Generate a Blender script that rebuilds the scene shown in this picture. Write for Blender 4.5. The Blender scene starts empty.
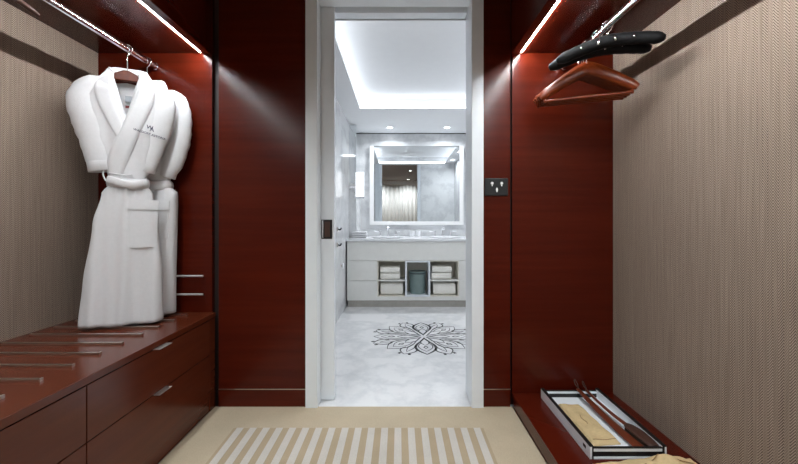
import bpy, bmesh, math, random
from mathutils import Vector, Matrix
PI = math.pi
random.seed(7)
SC = bpy.context.scene
COL = SC.collection

# ------------------------------------------------------------------ camera, world, exposure
cd = bpy.data.cameras.new('camera')
cam = bpy.data.objects.new('camera', cd); COL.objects.link(cam)
cd.sensor_width = 36.0; cd.lens = 374/798*36; cd.shift_y = -12/798; cd.clip_start = 0.02
cam.location = (0, 0, 1.1); cam.rotation_euler = (PI/2, 0, 0)
SC.camera = cam
SC.view_settings.view_transform = 'Standard'; SC.view_settings.look = 'None'
SC.view_settings.gamma = 1; SC.view_settings.use_curve_mapping = False
SC.view_settings.exposure = 0.0
wd = bpy.data.worlds.new('world'); SC.world = wd; wd.use_nodes = True
wd.node_tree.nodes['Background'].inputs[0].default_value = (0.5, 0.5, 0.55, 1)
wd.node_tree.nodes['Background'].inputs[1].default_value = 0.05
LED_RIGHT = 300.0        # strength of the wardrobe light strips
LED_LEFT = 235.0
CLOSET_LAMP = 5.0       # watts of each closet downlight
REAR_LAMP = 11.0         # watts of the lamps near the curtain
COVE = 6.0               # strength of the bathroom cove strips
BATH_LAMP = 6.5          # watts of each bathroom downlight

# ------------------------------------------------------------------ materials
def new_mat(name):
    m = bpy.data.materials.new(name); m.use_nodes = True
    return m, m.node_tree, m.node_tree.nodes['Principled BSDF']
def N(nt, t, **kw):
    n = nt.nodes.new(t)
    for k, v in kw.items(): setattr(n, k, v)
    return n
def math_node(nt, op, a, b=None):
    n = N(nt, 'ShaderNodeMath', operation=op)
    for i, v in enumerate((a, b)):
        if v is None: continue
        if isinstance(v, (int, float)): n.inputs[i].default_value = v
        else: nt.links.new(v, n.inputs[i])
    return n.outputs[0]
def ramp(nt, fac, stops):
    r = N(nt, 'ShaderNodeValToRGB')
    els = r.color_ramp.elements
    while len(els) < len(stops): els.new(0.5)
    for e, (p, c) in zip(els, stops):
        e.position = p; e.color = (*c, 1)
    nt.links.new(fac, r.inputs[0]); return r.outputs[0]
def noise(nt, scale_vec, scale=1.0, detail=4, rough=0.55):
    tc = N(nt, 'ShaderNodeTexCoord'); mp = N(nt, 'ShaderNodeMapping')
    mp.inputs['Scale'].default_value = scale_vec
    nt.links.new(tc.outputs['Object'], mp.inputs[0])
    n = N(nt, 'ShaderNodeTexNoise'); n.inputs['Scale'].default_value = scale
    n.inputs['Detail'].default_value = detail; n.inputs['Roughness'].default_value = rough
    nt.links.new(mp.outputs[0], n.inputs['Vector']); return n.outputs['Fac']
def bump(nt, b, h, strength, dist=0.01):
    n = N(nt, 'ShaderNodeBump'); n.inputs['Strength'].default_value = strength
    n.inputs['Distance'].default_value = dist
    nt.links.new(h, n.inputs['Height']); nt.links.new(n.outputs[0], b.inputs['Normal'])
def plain(name, col, rough=0.5, metal=0.0, coat=0.0, var=0.06, scale=14, spec=0.5, bmp=0.0):
    m, nt, b = new_mat(name)
    f = noise(nt, (1, 1, 1), scale)
    lo = tuple(c*(1-var) for c in col); hi = tuple(min(1, c*(1+var)) for c in col)
    nt.links.new(ramp(nt, f, [(0.3, lo), (0.7, hi)]), b.inputs['Base Color'])
    b.inputs['Roughness'].default_value = rough; b.inputs['Metallic'].default_value = metal
    b.inputs['Coat Weight'].default_value = coat; b.inputs['Coat Roughness'].default_value = 0.12
    b.inputs['Specular IOR Level'].default_value = spec
    if bmp: bump(nt, b, noise(nt, (1, 1, 1), 420, 2), bmp, 0.002)
    return m
def wood(name, c0, c1, c2, sv, rough=0.28, coat=0.25, spec=.5):
    # grain stretched by sv
    m, nt, b = new_mat(name)
    f = noise(nt, sv, 1.0, 5, 0.6)
    nt.links.new(ramp(nt, f, [(0.25, c0), (0.5, c1), (0.78, c2)]), b.inputs['Base Color'])
    b.inputs['Roughness'].default_value = rough; b.inputs['Specular IOR Level'].default_value = spec
    b.inputs['Coat Weight'].default_value = coat; b.inputs['Coat Roughness'].default_value = 0.15
    return m
def emit(name, col, s):
    m, nt, b = new_mat(name)
    b.inputs['Base Color'].default_value = (0.8, 0.8, 0.8, 1)
    b.inputs['Emission Color'].default_value = (*col, 1); b.inputs['Emission Strength'].default_value = s
    return m
MAH = wood('mahogany_veneer', (.054, .0048, .0016), (.070, .0068, .0022), (.090, .0098, .0032), (1.2, 1.2, 24), rough=.23, coat=.0, spec=.27)
MAHB = wood('mahogany_bench', (.086, .0170, .0070), (.100, .0205, .0082), (.115, .0245, .0100), (14, 1.5, 24), rough=.2, coat=.0, spec=.4)
HANGW = wood('hanger_wood', (.105, .015, .002), (.140, .022, .003), (.180, .031, .005), (30, 6, 30), rough=.3, coat=.0, spec=.3)
DARKW = wood('shoehorn_wood', (.10, .020, .008), (.13, .027, .010), (.165, .036, .014), (20, 3, 20), rough=.35)
GROOVE = plain('dark_groove', (.012, .004, .003), .6)
CHROME = plain('chrome', (.82, .82, .84), .16, 1.0, var=.02)
NICKEL = plain('satin_nickel', (.80, .78, .75), .5, 1.0, var=.02)
STEEL = plain('brushed_steel', (.62, .58, .54), .28, 1.0, var=.04)
WHITE = plain('white_lacquer', (.84, .885, .93), .32, var=.015)
CEILW = plain('white_ceiling_paint', (.84, .85, .87), .7, var=.01)
CLCEIL = plain('taupe_ceiling_paint', (.16, .13, .11), .7, var=.03)
BLACK = plain('black_plastic', (.004, .004, .0045), .45, var=.1)
BLACKP = plain('black_padding', (.004, .004, .0045), .65, var=.3, scale=60, spec=.15)
TERRY = plain('white_terry', (.70, .70, .72), .9, var=.02, scale=60, spec=.15, bmp=.35)
TOWEL = plain('cream_towel', (.90, .88, .82), .9, var=.03, scale=60, spec=.1, bmp=.4)
LINEN = plain('beige_linen', (.62, .47, .26), .85, var=.07, scale=90, spec=.15, bmp=.3)
STITCH = plain('brown_stitching', (.30, .19, .085), .8)
BRISTLE = plain('dark_bristle', (.030, .022, .014), .8, var=.3, scale=200)
CREAM = plain('cream_lacquer', (.84, .835, .80), .35, var=.02)
NICHE = plain('niche_veneer', (.84, .80, .70), .5, var=.04)
GREEN = plain('grey_green_resin', (.20, .27, .26), .3, var=.06)
CERAMIC = plain('white_ceramic', (.85, .86, .88), .15, var=.01)
INK = plain('navy_thread', (.05, .05, .09), .8)
TAGR = plain('maroon_label', (.16, .03, .03), .8)
TAGG = plain('grey_label', (.35, .38, .42), .8)
BLKLINE = plain('black_marble_inlay', (.035, .037, .042), .25)
WHITEDOT = plain('white_print', (.85, .85, .85), .5)
CURT = plain('curtain_fabric', (.80, .79, .77), .85, var=.02, spec=.2)
LEATHER = plain('dark_leather', (.055, .022, .014), .5)
MIRROR = plain('mirror_silver', (.86, .89, .90), .015, 1.0, var=.004)
LEDR = emit('led_white_right', (.93, .985, 1.0), LED_RIGHT)
LEDL = emit('led_white_left', (.93, .985, 1.0), LED_LEFT)
COVEM = emit('cove_white', (.90, .95, 1.0), COVE)
GLOWM = emit('frosted_glow', (.93, .97, 1.0), .15)
LENSM = emit('lamp_lens', (1, .98, .95), 9.0)
SCONM = emit('sconce_glow', (.95, .98, 1.0), 1.1)
def carpet_mat(name, col):
    m, nt, b = new_mat(name)
    f = noise(nt, (1, 1, 1), 240, 3); g = noise(nt, (1, 1, 1), 5, 3)
    mx = math_node(nt, 'ADD', math_node(nt, 'MULTIPLY', f, .6), math_node(nt, 'MULTIPLY', g, .4))
    nt.links.new(ramp(nt, mx, [(.3, tuple(c*.86 for c in col)), (.7, tuple(c*1.1 for c in col))]), b.inputs['Base Color'])
    b.inputs['Roughness'].default_value = .95; b.inputs['Specular IOR Level'].default_value = .1
    bump(nt, b, f, .4, .004); return m
CARPET = carpet_mat('beige_carpet', (.52, .435, .315))
CARPET2 = carpet_mat('tan_carpet', (.44, .352, .24))
CSTRIPE = carpet_mat('ivory_carpet', (.585, .55, .505))
def herringbone(name, lo, hi):
    m, nt, b = new_mat(name)
    tc = N(nt, 'ShaderNodeTexCoord'); sp = N(nt, 'ShaderNodeSeparateXYZ')
    nt.links.new(tc.outputs['Object'], sp.inputs[0])
    tri = math_node(nt, 'PINGPONG', sp.outputs[1], .018)
    ph = math_node(nt, 'MULTIPLY', math_node(nt, 'ADD', sp.outputs[2], math_node(nt, 'MULTIPLY', tri, 1.5)), 2*PI/.0100)
    s = math_node(nt, 'MULTIPLY', math_node(nt, 'ADD', math_node(nt, 'SINE', ph), 1), .5)
    streak = noise(nt, (1, 160, 3), 1.0, 3)
    f = math_node(nt, 'ADD', math_node(nt, 'MULTIPLY', s, .62), math_node(nt, 'MULTIPLY', streak, .38))
    nt.links.new(ramp(nt, f, [(.12, lo), (.85, hi)]), b.inputs['Base Color'])
    b.inputs['Roughness'].default_value = .75; b.inputs['Specular IOR Level'].default_value = .2
    bump(nt, b, s, .25, .002); return m
HERR = herringbone('herringbone_wallcovering', (.068, .044, .029), (.470, .368, .300))
def marble(name, base, vein, rough=.12):
    m, nt, b = new_mat(name)
    n1 = noise(nt, (1, 1, 1), 1.6, 8, .62); n2 = noise(nt, (1, 1, 1), 5.5, 6, .6)
    v = math_node(nt, 'ABSOLUTE', math_node(nt, 'SUBTRACT', n1, .5))
    f = math_node(nt, 'ADD', math_node(nt, 'MULTIPLY', v, 3.2), math_node(nt, 'MULTIPLY', n2, .55))
    nt.links.new(ramp(nt, f, [(.18, vein), (.5, base)]), b.inputs['Base Color'])
    b.inputs['Roughness'].default_value = rough; return m
MARBLE = marble('white_marble', (.80, .80, .81), (.64, .65, .67), .16)
MARBLEW = marble('wall_marble', (.78, .79, .80), (.60, .61, .63), .10)

# ------------------------------------------------------------------ mesh helpers
def world_of(o):
    M = o.matrix_basis.copy()
    while o.parent:
        o = o.parent; M = o.matrix_basis @ M
    return M
def obj(name, bm, mats, parent=None, smooth=False, local=False, bevel=0.0, label=None):
    me = bpy.data.meshes.new(name)
    bmesh.ops.recalc_face_normals(bm, faces=bm.faces[:])
    bm.to_mesh(me); bm.free()
    if not isinstance(mats, (list, tuple)): mats = [mats]
    for m in mats: me.materials.append(m)
    o = bpy.data.objects.new(name, me); COL.objects.link(o)
    if parent:
        o.parent = parent
        if not local: me.transform(world_of(parent).inverted())
    if smooth:
        for p in me.polygons: p.use_smooth = True
        if smooth == 'auto': me.set_sharp_from_angle(angle=math.radians(38))
    if bevel:
        md = o.modifiers.new('bevel', 'BEVEL'); md.width = bevel; md.segments = 2; md.limit_method = 'ANGLE'
    if label: o['label'] = label
    return o
def tag(o, label, cat, group=None):
    o['label'] = label; o['category'] = cat
    if group: o['group'] = group
    return o
def thing(name, label, cat, loc=(0, 0, 0), rotz=0, group=None):
    o = bpy.data.objects.new(name, None); COL.objects.link(o); o.empty_display_size = .05
    o.location = loc; o.rotation_euler = (0, 0, rotz)
    return tag(o, label, cat, group)
def struct(name, bm, mats, parent=None, **k):
    o = obj(name, bm, mats, parent, **k)
    if not parent: o['kind'] = 'structure'
    return o
def dup(root, loc, rotz, label, group=None):
    r = root.copy(); COL.objects.link(r); r.location = loc; r.rotation_euler = (0, 0, rotz)
    r['label'] = label
    if group: r['group'] = group
    for ch in list(root.children):
        c = ch.copy(); COL.objects.link(c); c.parent = r
        for g in ch.children:
            d = g.copy(); COL.objects.link(d); d.parent = c
    return r
def BM(): return bmesh.new()
def box(bm, x0, x1, y0, y1, z0, z1, mi=0):
    vs = [bm.verts.new((x, y, z)) for x in (x0, x1) for y in (y0, y1) for z in (z0, z1)]
    for f in ((0, 1, 3, 2), (4, 6, 7, 5), (0, 4, 5, 1), (2, 3, 7, 6), (0, 2, 6, 4), (1, 5, 7, 3)):
        bm.faces.new([vs[i] for i in f]).material_index = mi
    return bm
def bx(*a): return box(BM(), *a)
def tube(bm, pts, r, n=10, cap=True, up=None, r2=None):
    """round or oval tube along pts; r and r2 may be lists (r2 along 'up')"""
    pts = [Vector(p) for p in pts]; k = len(pts)
    R = r if isinstance(r, (list, tuple)) else [r]*k
    R2 = R if r2 is None else (r2 if isinstance(r2, (list, tuple)) else [r2]*k)
    rings = []; prev = None
    for i, p in enumerate(pts):
        t = (pts[min(i+1, k-1)] - pts[max(i-1, 0)]).normalized()
        if up is not None: b = Vector(up)
        elif prev is not None: b = prev
        else: b = Vector((0, 0, 1)) if abs(t.z) < .9 else Vector((1, 0, 0))
        b = (b - t*b.dot(t)).normalized(); a = t.cross(b); prev = b
        rings.append([bm.verts.new(p + a*(R[i]*math.cos(2*PI*j/n)) + b*(R2[i]*math.sin(2*PI*j/n))) for j in range(n)])
    for i in range(k-1):
        for j in range(n):
            bm.faces.new((rings[i][j], rings[i][(j+1) % n], rings[i+1][(j+1) % n], rings[i+1][j]))
    if cap:
        bm.faces.new(rings[0][::-1]); bm.faces.new(rings[-1])
    return bm
def lathe(bm, prof, c, n=24):
    rings = [[bm.verts.new((c[0]+r*math.cos(2*PI*j/n), c[1]+r*math.sin(2*PI*j/n), c[2]+z)) for j in range(n)] for r, z in prof]
    for a, b in zip(rings, rings[1:]):
        for j in range(n): bm.faces.new((a[j], a[(j+1) % n], b[(j+1) % n], b[j]))
    bm.faces.new(rings[0][::-1]); bm.faces.new(rings[-1]); return bm
def prism(bm, poly, h, axis='z', at=0.0):
    """extrude polygon (2-D) by h along the axis"""
    def P(u, v, w):
        return {'z': (u, v, w), 'y': (u, w, v), 'x': (w, u, v)}[axis]
    a = [bm.verts.new(P(u, v, at)) for u, v in poly]; b = [bm.verts.new(P(u, v, at+h)) for u, v in poly]
    bm.faces.new(a[::-1]); bm.faces.new(b)
    for i in range(len(poly)):
        j = (i+1) % len(poly); bm.faces.new((a[i], a[j], b[j], b[i]))
    return bm
def sheet(bm, f, nu, nv, thick):
    """closed slab from a function f(s,t)->(point); thickened along 'thick' vector function or constant vector"""
    T = Vector(thick)
    top = [[bm.verts.new(f(i/nu, j/nv)) for j in range(nv+1)] for i in range(nu+1)]
    bot = [[bm.verts.new(Vector(f(i/nu, j/nv)) + T) for j in range(nv+1)] for i in range(nu+1)]
    for i in range(nu):
        for j in range(nv):
            bm.faces.new((top[i][j], top[i+1][j], top[i+1][j+1], top[i][j+1]))
            bm.faces.new((bot[i][j], bot[i][j+1], bot[i+1][j+1], bot[i+1][j]))
    for i in range(nu):
        bm.faces.new((top[i][0], bot[i][0], bot[i+1][0], top[i+1][0]))
        bm.faces.new((top[i][nv], top[i+1][nv], bot[i+1][nv], bot[i][nv]))
    for j in range(nv):
        bm.faces.new((top[0][j], top[0][j+1], bot[0][j+1], bot[0][j]))
        bm.faces.new((top[nu][j], bot[nu][j], bot[nu][j+1], top[nu][j+1]))
    return bm
def smooth_path(pts, m=6):
    pts = [Vector(p) for p in pts]; out = []
    for i in range(len(pts)-1):
        p0, p1, p2, p3 = pts[max(i-1, 0)], pts[i], pts[i+1], pts[min(i+2, len(pts)-1)]
        for q in range(m):
            t = q/m
            out.append(.5*((2*p1)+(p2-p0)*t+(2*p0-5*p1+4*p2-p3)*t*t+(3*p1-p0-3*p2+p3)*t**3))
    out.append(pts[-1]); return out
def lerp_table(tab, x):
    if x <= tab[0][0]: return tab[0][1]
    for (a, va), (b, vb) in zip(tab, tab[1:]):
        if x <= b:
            t = (x-a)/(b-a); t = t*t*(3-2*t); return va+(vb-va)*t
    return tab[-1][1]

# ------------------------------------------------------------------ the room shell
D = 2.2; HC = 2.5; XL = -1.77; XR = 1.26; YB = -2.6
BX1 = 1.27; BYE = 5.56; BZ = 2.39; BXL = -.67        # bathroom
struct('floor', box(box(BM(), XL-.1, XR+.1, YB-.1, D+.001, -.1, -.012), -1.2, BX1+.2, 2.3, 2.35, -.1, -.02), plain('subfloor', (.3, .26, .2), .8))
struct('floor_bathroom', bx(BXL-.2, BX1+.1, D+.002, BYE+.1, -.1, 0.0), MARBLE)
struct('ceiling', bx(XL-.1, XR+.1, YB-.1, D+.2, HC, HC+.1), CLCEIL)
struct('wall_left', bx(XL-.1, XL, YB, D+.2, -.02, HC), HERR)
struct('wall_right', bx(XR, XR+.1, YB, D+.2, -.02, HC), HERR)
struct('wall_rear', bx(XL-.1, XR+.1, YB-.1, YB, -.02, HC), plain('rear_plaster', (.62, .58, .52), .8))
# end wall: mahogany skin in front of the door pocket, header, and the bathroom skin behind it
struct('wall_back_left', bx(-1.06, -.547, D, D+.06, .107, HC), MAH)
struct('wall_back_right', bx(.494, .654, D, D+.2, .107, HC), MAH)
struct('baseboard_left', box(bx(-1.06, -.547, D-.003, D+.06, -.02, .103), -1.06, -.547, D-.004, D+.06, .103, .107, 1), [MAH, STEEL])
struct('baseboard_right', box(bx(.494, .654, D-.003, D+.06, -.02, .103), .494, .654, D-.004, D+.06, .103, .107, 1), [MAH, STEEL])
struct('wall_back_recess', bx(XL, -1.06, D+.031, D+.06, -.02, HC), GROOVE)
struct('wall_back_recess_right', bx(.655, XR, D+.031, D+.2, -.02, HC), GROOVE)
struct('wall_back_header', bx(-.547, .494, D, D+.2, 2.46, HC), MAH)
struct('wall_bathroom_front', box(box(box(BM(), -1.2, -.547, 2.335, 2.4, -.02, BZ+.3), .494, BX1+.1, 2.4, 2.41, 0, BZ+.3), -.547, .494, 2.4, 2.41, BZ, BZ+.3), MARBLEW)
# door frame
struct('trim_1', bx(-.547, -.4765, D-.018, 2.275, 0, 2.46), WHITE, bevel=.003)
struct('trim_2', box(box(BM(), .424, .494, D-.018, 2.29, 0, 2.46), .428, .494, 2.29, 2.4, 0, 2.46), WHITE, bevel=.003)
struct('trim_3', box(box(bx(-.4765, .424, D-.018, 2.272, 2.395, 2.46), -.4765, .424, 2.328, 2.4, BZ, 2.46), -.4765, .424, 2.272, 2.328, 2.43, 2.46), WHITE)
struct('trim_4', bx(-.547, -.4765, 2.332, 2.41, 0, 2.46), WHITE)
dr = thing('door_1', 'white sliding pocket door', 'door', (-.44, 2.3, 0)); del dr['label']; del dr['category']; dr['kind'] = 'structure'
obj('door_panel', bx(-1.0, -.394, 2.28, 2.32, .004, 2.42), WHITE, dr, bevel=.002)
pl = obj('pull_plate', bx(-.472, -.407, 2.274, 2.281, .985, 1.102), BLACK, dr, bevel=.002)
obj('finger_recess', bx(-.452, -.42, 2.2715, 2.2745, .998, 1.09), LEATHER, dr)
obj('pull_edge', bx(-.466, -.460, 2.2705, 2.2745, .99, 1.098), CHROME, dr)

# bathroom shell
struct('wall_bathroom_left', bx(BXL-.2, BXL, 2.41, BYE+.1, 0, BZ+.3), MARBLEW)
struct('wall_bathroom_right', bx(BX1, BX1+.1, 2.41, BYE+.1, 0, BZ+.3), MARBLEW)
struct('wall_bathroom_back', bx(BXL, BX1, BYE, BYE+.1, 0, BZ+.3), MARBLEW)
CX0, CX1, CY0, CY1 = -.454, 1.04, 2.425, 4.35
bm = BM()
box(bm, BXL, CX0, 2.4, BYE, BZ, BZ+.012); box(bm, CX1, BX1, 2.4, BYE, BZ, BZ+.012)
box(bm, CX0, CX1, 2.4, CY0, BZ, BZ+.012); box(bm, CX0, CX1, CY1, BYE, BZ, BZ+.012)
struct('ceiling_bathroom', bm, CEILW)
CH = BZ+.15
bm = bx(CX0-.09, CX1+.09, 2.4, CY1+.09, CH, CH+.03)
box(bm, CX0-.11, CX0-.085, 2.4, CY1+.09, BZ+.012, CH+.03); box(bm, CX1+.085, CX1+.11, 2.4, CY1+.09, BZ+.012, CH+.03)
box(bm, CX0-.085, CX1+.085, CY1+.085, CY1+.11, BZ+.012, CH+.03)
struct('ceiling_coffer', bm, CEILW)
z0, z1 = BZ+.013, BZ+.036
cv = thing('cove_light', 'white cove light glowing around the raised panel of the bathroom ceiling', 'light', (.3, 3.4, z0))
for g in ((CX0-.06, CX0-.045, CY0, CY1+.06), (CX1+.045, CX1+.06, CY0, CY1+.06), (CX0-.04, CX1+.04, CY1+.045, CY1+.06), (CX0-.04, CX1+.04, CY0-.012, CY0-.002)):
    obj('light_strip', bx(*g, z0, z1), COVEM, cv)
struct('trim_5', box(BM(), BXL, BX1, BYE-.004, BYE, BZ-.012, BZ), GROOVE)

# ------------------------------------------------------------------ closet floor covering
bm = bx(-1.08, .665, YB+.02, D-.001, -.012, .003)
for k in range(19):
    xc = -.836+.0692*k
    box(bm, xc-.0345, xc+.0347, -1.3, 1.971, .003, .0038, 1)
    box(bm, xc-.0175, xc+.0175, -1.3, 1.971, .0038, .0052, 2)
tag(obj('carpet', bm, [CARPET, CARPET2, CSTRIPE]), 'beige closet carpet with a field of narrow ivory stripes', 'carpet')

# ------------------------------------------------------------------ left wardrobe
BF = -1.08; BT = .559; YN = -.6
bench = thing('drawer_bench', 'long low mahogany bench of drawers along the left wall', 'drawers', (-1.42, 1.0, 0))
obj('carcass', box(box(BM(), XL+.002, BF-.022, YN, D-.002, .003, BT-.032), BF-.022, BF-.002, 2.142, D-.002, .003, BT-.032), MAHB, bench)
obj('plinth', bx(BF-.022, BF-.006, YN, 2.142, .003, .07), MAHB, bench)
obj('bench_top', bx(XL+.002, BF+.002, YN, D-.002, BT-.028, BT), MAHB, bench, bevel=.002)
hb = None
for (ya, yb) in ((1.2985, 2.140), (.394, 1.2945), (-.598, .39)):
    for (za, zb, hz) in ((.329, .525, .52), (.073, .325, .318)):
        d = obj('drawer', bx(BF-.022, BF-.002, ya, yb, za, zb), MAHB, bench, bevel=.0015)
        yc = (ya+yb)/2-.02
        obj('handle', bx(BF-.01, BF+.022, yc-.045, yc+.045, hz+.006, hz+.0085), NICKEL, d)
for k in range(9):
    y = 1.132+.1235*k
    bm = box(BM(), -1.725, -1.2, y-.006, y+.006, BT-.002, BT+.009)
    box(bm, -1.206, -1.199, y-.007, y+.007, BT-.002, BT+.011)
    obj('luggage_rail', bm, STEEL, bench, bevel=.001)
ep = tag(obj('wardrobe_panel', bx(XL+.001, -1.10, D, D+.03, BT-.05, 2.46), MAH), 'glossy red mahogany end panel of the left alcove behind the bathrobes', 'panel')

def cabinet(sx, xw, xf, name_label, led_label):
    """overhead cabinet; xf front, xw wall; lamp strip on the underside behind a small lip"""
    z = 2.08; s = 1 if xf > xw else -1
    a = lambda x: (min(x), max(x))
    c = thing('overhead_cabinet', name_label, 'cabinet', ((xw+xf)/2, 1, z))
    X = a((xw+.001*s, xf-.02*s)); obj('carcass', bx(X[0], X[1], YN, D-.002, z, HC-.002), MAH, c)
    X = a((xf-.02*s, xf)); obj('fascia', bx(X[0], X[1], YN, D-.002, z-.010, HC-.002), MAH, c)
    X = a((xf-.046*s, xf-.02*s)); obj('lip', bx(X[0], X[1], YN, D-.002, z-.010, z+.002), MAH, c)
    xc = xf-.055*s; bm = BM(); rr = .006; ns = 10
    e = [[bm.verts.new((xc+rr*math.cos(PI*i/ns), y, z+.0005-rr*math.sin(PI*i/ns))) for i in range(ns+1)] for y in (YN+.02, D-.025)]
    for i in range(ns): bm.faces.new((e[0][i], e[0][i+1], e[1][i+1], e[1][i]))
    bm.faces.new((e[0][0], e[0][ns], e[1][ns], e[1][0])); bm.faces.new(e[0]); bm.faces.new(e[1][::-1])
    obj('led_strip', bm, LEDL if s > 0 else LEDR, c, label=led_label)
cabinet(-1, XL, -1.10, 'mahogany overhead cabinet above the hanging bathrobes', 'bright white light strip')
cabinet(1, XR, .657, 'mahogany overhead cabinet above the wooden hangers', 'bright white light strip')
RZ = 1.998; RXL = -1.425; RXR = .962
def rail(x, label):
    r = thing('clothes_rail', label, 'rail', (x, 1, RZ))
    obj('bar', tube(BM(), [(x, YN+.05, RZ), (x, D-.012, RZ)], .012, 14, up=(0, 0, 1), r2=.019), CHROME, r, smooth='auto')
    for y in (D-.014, YN+.04):
        obj('flange', tube(BM(), [(x, y, RZ), (x, y+.012, RZ)], .015, 16, up=(0, 0, 1), r2=.022), CHROME, r, smooth='auto')
    for y in (YN+.4, .9):
        obj('bracket', bx(x-.008, x+.008, y-.012, y+.012, RZ+.014, 2.0795), CHROME, r)
rail(RXL, 'oval chrome clothes rail the white bathrobes hang on')
rail(RXR, 'chrome clothes rail carrying the black and wooden hangers')
for z, lab in ((.775, 'upper of two short chrome bars on the alcove panel beside the robes'), (.668, 'lower of two short chrome bars on the alcove panel beside the robes')):
    t = thing('wall_bar', lab, 'bar', (-1.3, D, z), group='chrome bars on the end panel')
    obj('rod', tube(BM(), [(-1.47, D-.03, z), (-1.137, D-.03, z)], .0062, 10), NICKEL, t, smooth='auto')
    for x in (-1.45, -1.15):
        obj('standoff', tube(BM(), [(x, D+.0005, z), (x, D-.03, z)], .005, 8), CHROME, t, smooth='auto')

# ------------------------------------------------------------------ right side: platform and panel
PZ = .083
pf = thing('platform', 'low mahogany platform along the right wall under the tray', 'platform', (.96, 1, 0))
obj('platform_top', bx(.664, XR-.002, YN, D-.002, PZ-.02, PZ), MAH, pf, bevel=.0015)
obj('riser', bx(.668, XR-.002, YN, D-.002, .003, PZ-.02), MAH, pf)
tag(obj('wardrobe_panel', bx(.666, XR-.001, D, D+.028, PZ-.03, 2.46), MAH), 'glossy red mahogany end panel of the right alcove behind the hangers', 'panel')
sw = thing('switch_plate', 'black wall plate with three white marks right of the doorway', 'switch', (.57, D, 1.29))
x0, x1, za, zb = .503, .640, 1.243, 1.345
obj('plate', bx(x0, x1, D-.009, D+.001, za, zb), BLACK, sw, bevel=.003)
for (px, pz) in ((491.8, 183.4), (501.3, 183.4)):
    x = (px-399)*D/374; z = 1.1-(pz-220)*D/374
    bm = tube(BM(), [(x, D-.0088, z), (x, D-.0105, z)], .0085, 16)
    box(bm, x-.003, x+.003, D-.0105, D-.0088, z-.017, z-.01)
    obj('mark', bm, WHITEDOT, sw, label='white printed mark')
x = (496.5-399)*D/374; z = 1.1-(189.8-220)*D/374
bm = prism(BM(), [(x-.003, z-.014), (x+.003, z-.014), (x+.0062, z+.004), (x, z+.014), (x-.0062, z+.004)], .0017, 'y', D-.0105)
obj('mark', bm, WHITEDOT, sw, label='white printed mark')

# ------------------------------------------------------------------ hangers
def hook(bm, top, drop, r=.022):
    """open wire hook; rail centre at 'top', shank runs down by drop; the hook lies in the local x-z plane"""
    c = Vector(top); pts = []
    for k in range(13):
        a = math.radians(200-20*k*1.0)
        pts.append(c+Vector((r*math.cos(a), 0, r*math.sin(a))))
    end = pts[-1]
    pts += [c+Vector((.012, 0, -r*1.15)), c+Vector((0, 0, -r*1.6)), c+Vector((0, 0, -drop))]
    return tube(bm, pts, .0024, 8)
def hanger_arm(bm, w, zn, drop, thick, high, sweep, n=11):
    pts = []; R = []; R2 = []
    for i in range(-n, n+1):
        s = i/n; a = abs(s)
        z = zn - drop*(a**1.25)
        pts.append((w*s, -sweep*a*a, z)); 
        R.append(thick*(.8+.7*a) if a < .93 else thick*.9); R2.append(high*(1-.35*a) if a < .93 else high*.42)
    return tube(bm, pts, R, 12, up=(0, 0, 1), r2=R2)
def coat_hanger(label, loc, rz, group, bar=True, zn=-.115, mat=None, drop=.138, high=.034):
    t = thing('coat_hanger', label, 'hanger', loc, rz, group)
    obj('hanger_body', hanger_arm(BM(), .222, zn-.012, drop, .008, high, .03), mat or HANGW, t, smooth='auto', local=True)
    obj('hook', hook(BM(), (0, 0, .0), -zn), CHROME, t, smooth=True, local=True)
    if bar:
        obj('trouser_bar', tube(BM(), [(-.205, -.02, zn-.168), (.205, -.02, zn-.168)], .0075, 10), mat or HANGW, t, smooth='auto', local=True)
        for sx in (-1, 1):
            obj('bar_end', tube(BM(), [(sx*.2, -.022, zn-.125), (sx*.2, -.02, zn-.177)], .0065, 8), mat or HANGW, t, smooth='auto', local=True)
    bm = tube(BM(), [(0, 0, zn+.008), (0, 0, zn+.018)], .006, 10)
    obj('collar_ring', bm, CHROME, t, smooth='auto', local=True)
    return t
def padded_hanger(label, loc, rz, group):
    t = thing('padded_hanger', label, 'hanger', loc, rz, group)
    zn = -.062; pts = []; R = []; n = 14
    for i in range(-n, n+1):
        s = i/n; a = abs(s)
        pts.append((.215*s, -.025*a*a, zn-.012-.052*a**1.7))
        R.append(.029*(1-.12*a)*(1 if a < .9 else (.85 if a < .98 else .5))*(1+.035*math.sin(i*2.1)))
    obj('padding', tube(BM(), pts, R, 14, up=(0, 0, 1)), BLACKP, t, smooth=True, local=True)
    obj('hook', hook(BM(), (0, 0, 0), .06), CHROME, t, smooth=True, local=True)
    for s in (-1, 1):
        obj('metal_clip', tube(BM(), [(s*.03, -.030, zn-.006), (s*.036, -.033, zn-.03)], .005, 8), CHROME, t, smooth=True, local=True)
        obj('seam_tack', tube(BM(), [(s*.105, -.033, zn-.018), (s*.106, -.036, zn-.034)], .002, 8), CHROME, t, smooth=True, local=True)
    return t
HGRP = 'wooden hangers on the right rail'
h0 = coat_hanger('glossy reddish wooden hanger, nearest of the wooden group', (RXR, 1.92, RZ), math.radians(-22), HGRP, zn=-.104)
for y, rz, lab in ((1.948, -21, 'reddish wooden hanger second nearest in the wooden group'),
                   (1.976, -20, 'reddish wooden hanger third nearest in the wooden group'),
                   (2.004, -19, 'reddish wooden hanger farthest back, next to the end panel')):
    dup(h0, (RXR, y, RZ), math.radians(rz), lab, HGRP)
p0 = padded_hanger('black padded hanger in front of the wooden hangers', (RXR, 1.725, RZ), math.radians(-34), 'black padded hangers')
dup(p0, (RXR, 1.815, RZ), math.radians(-31), 'black padded hanger between the other padded one and the wooden hangers', 'black padded hangers')
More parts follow.
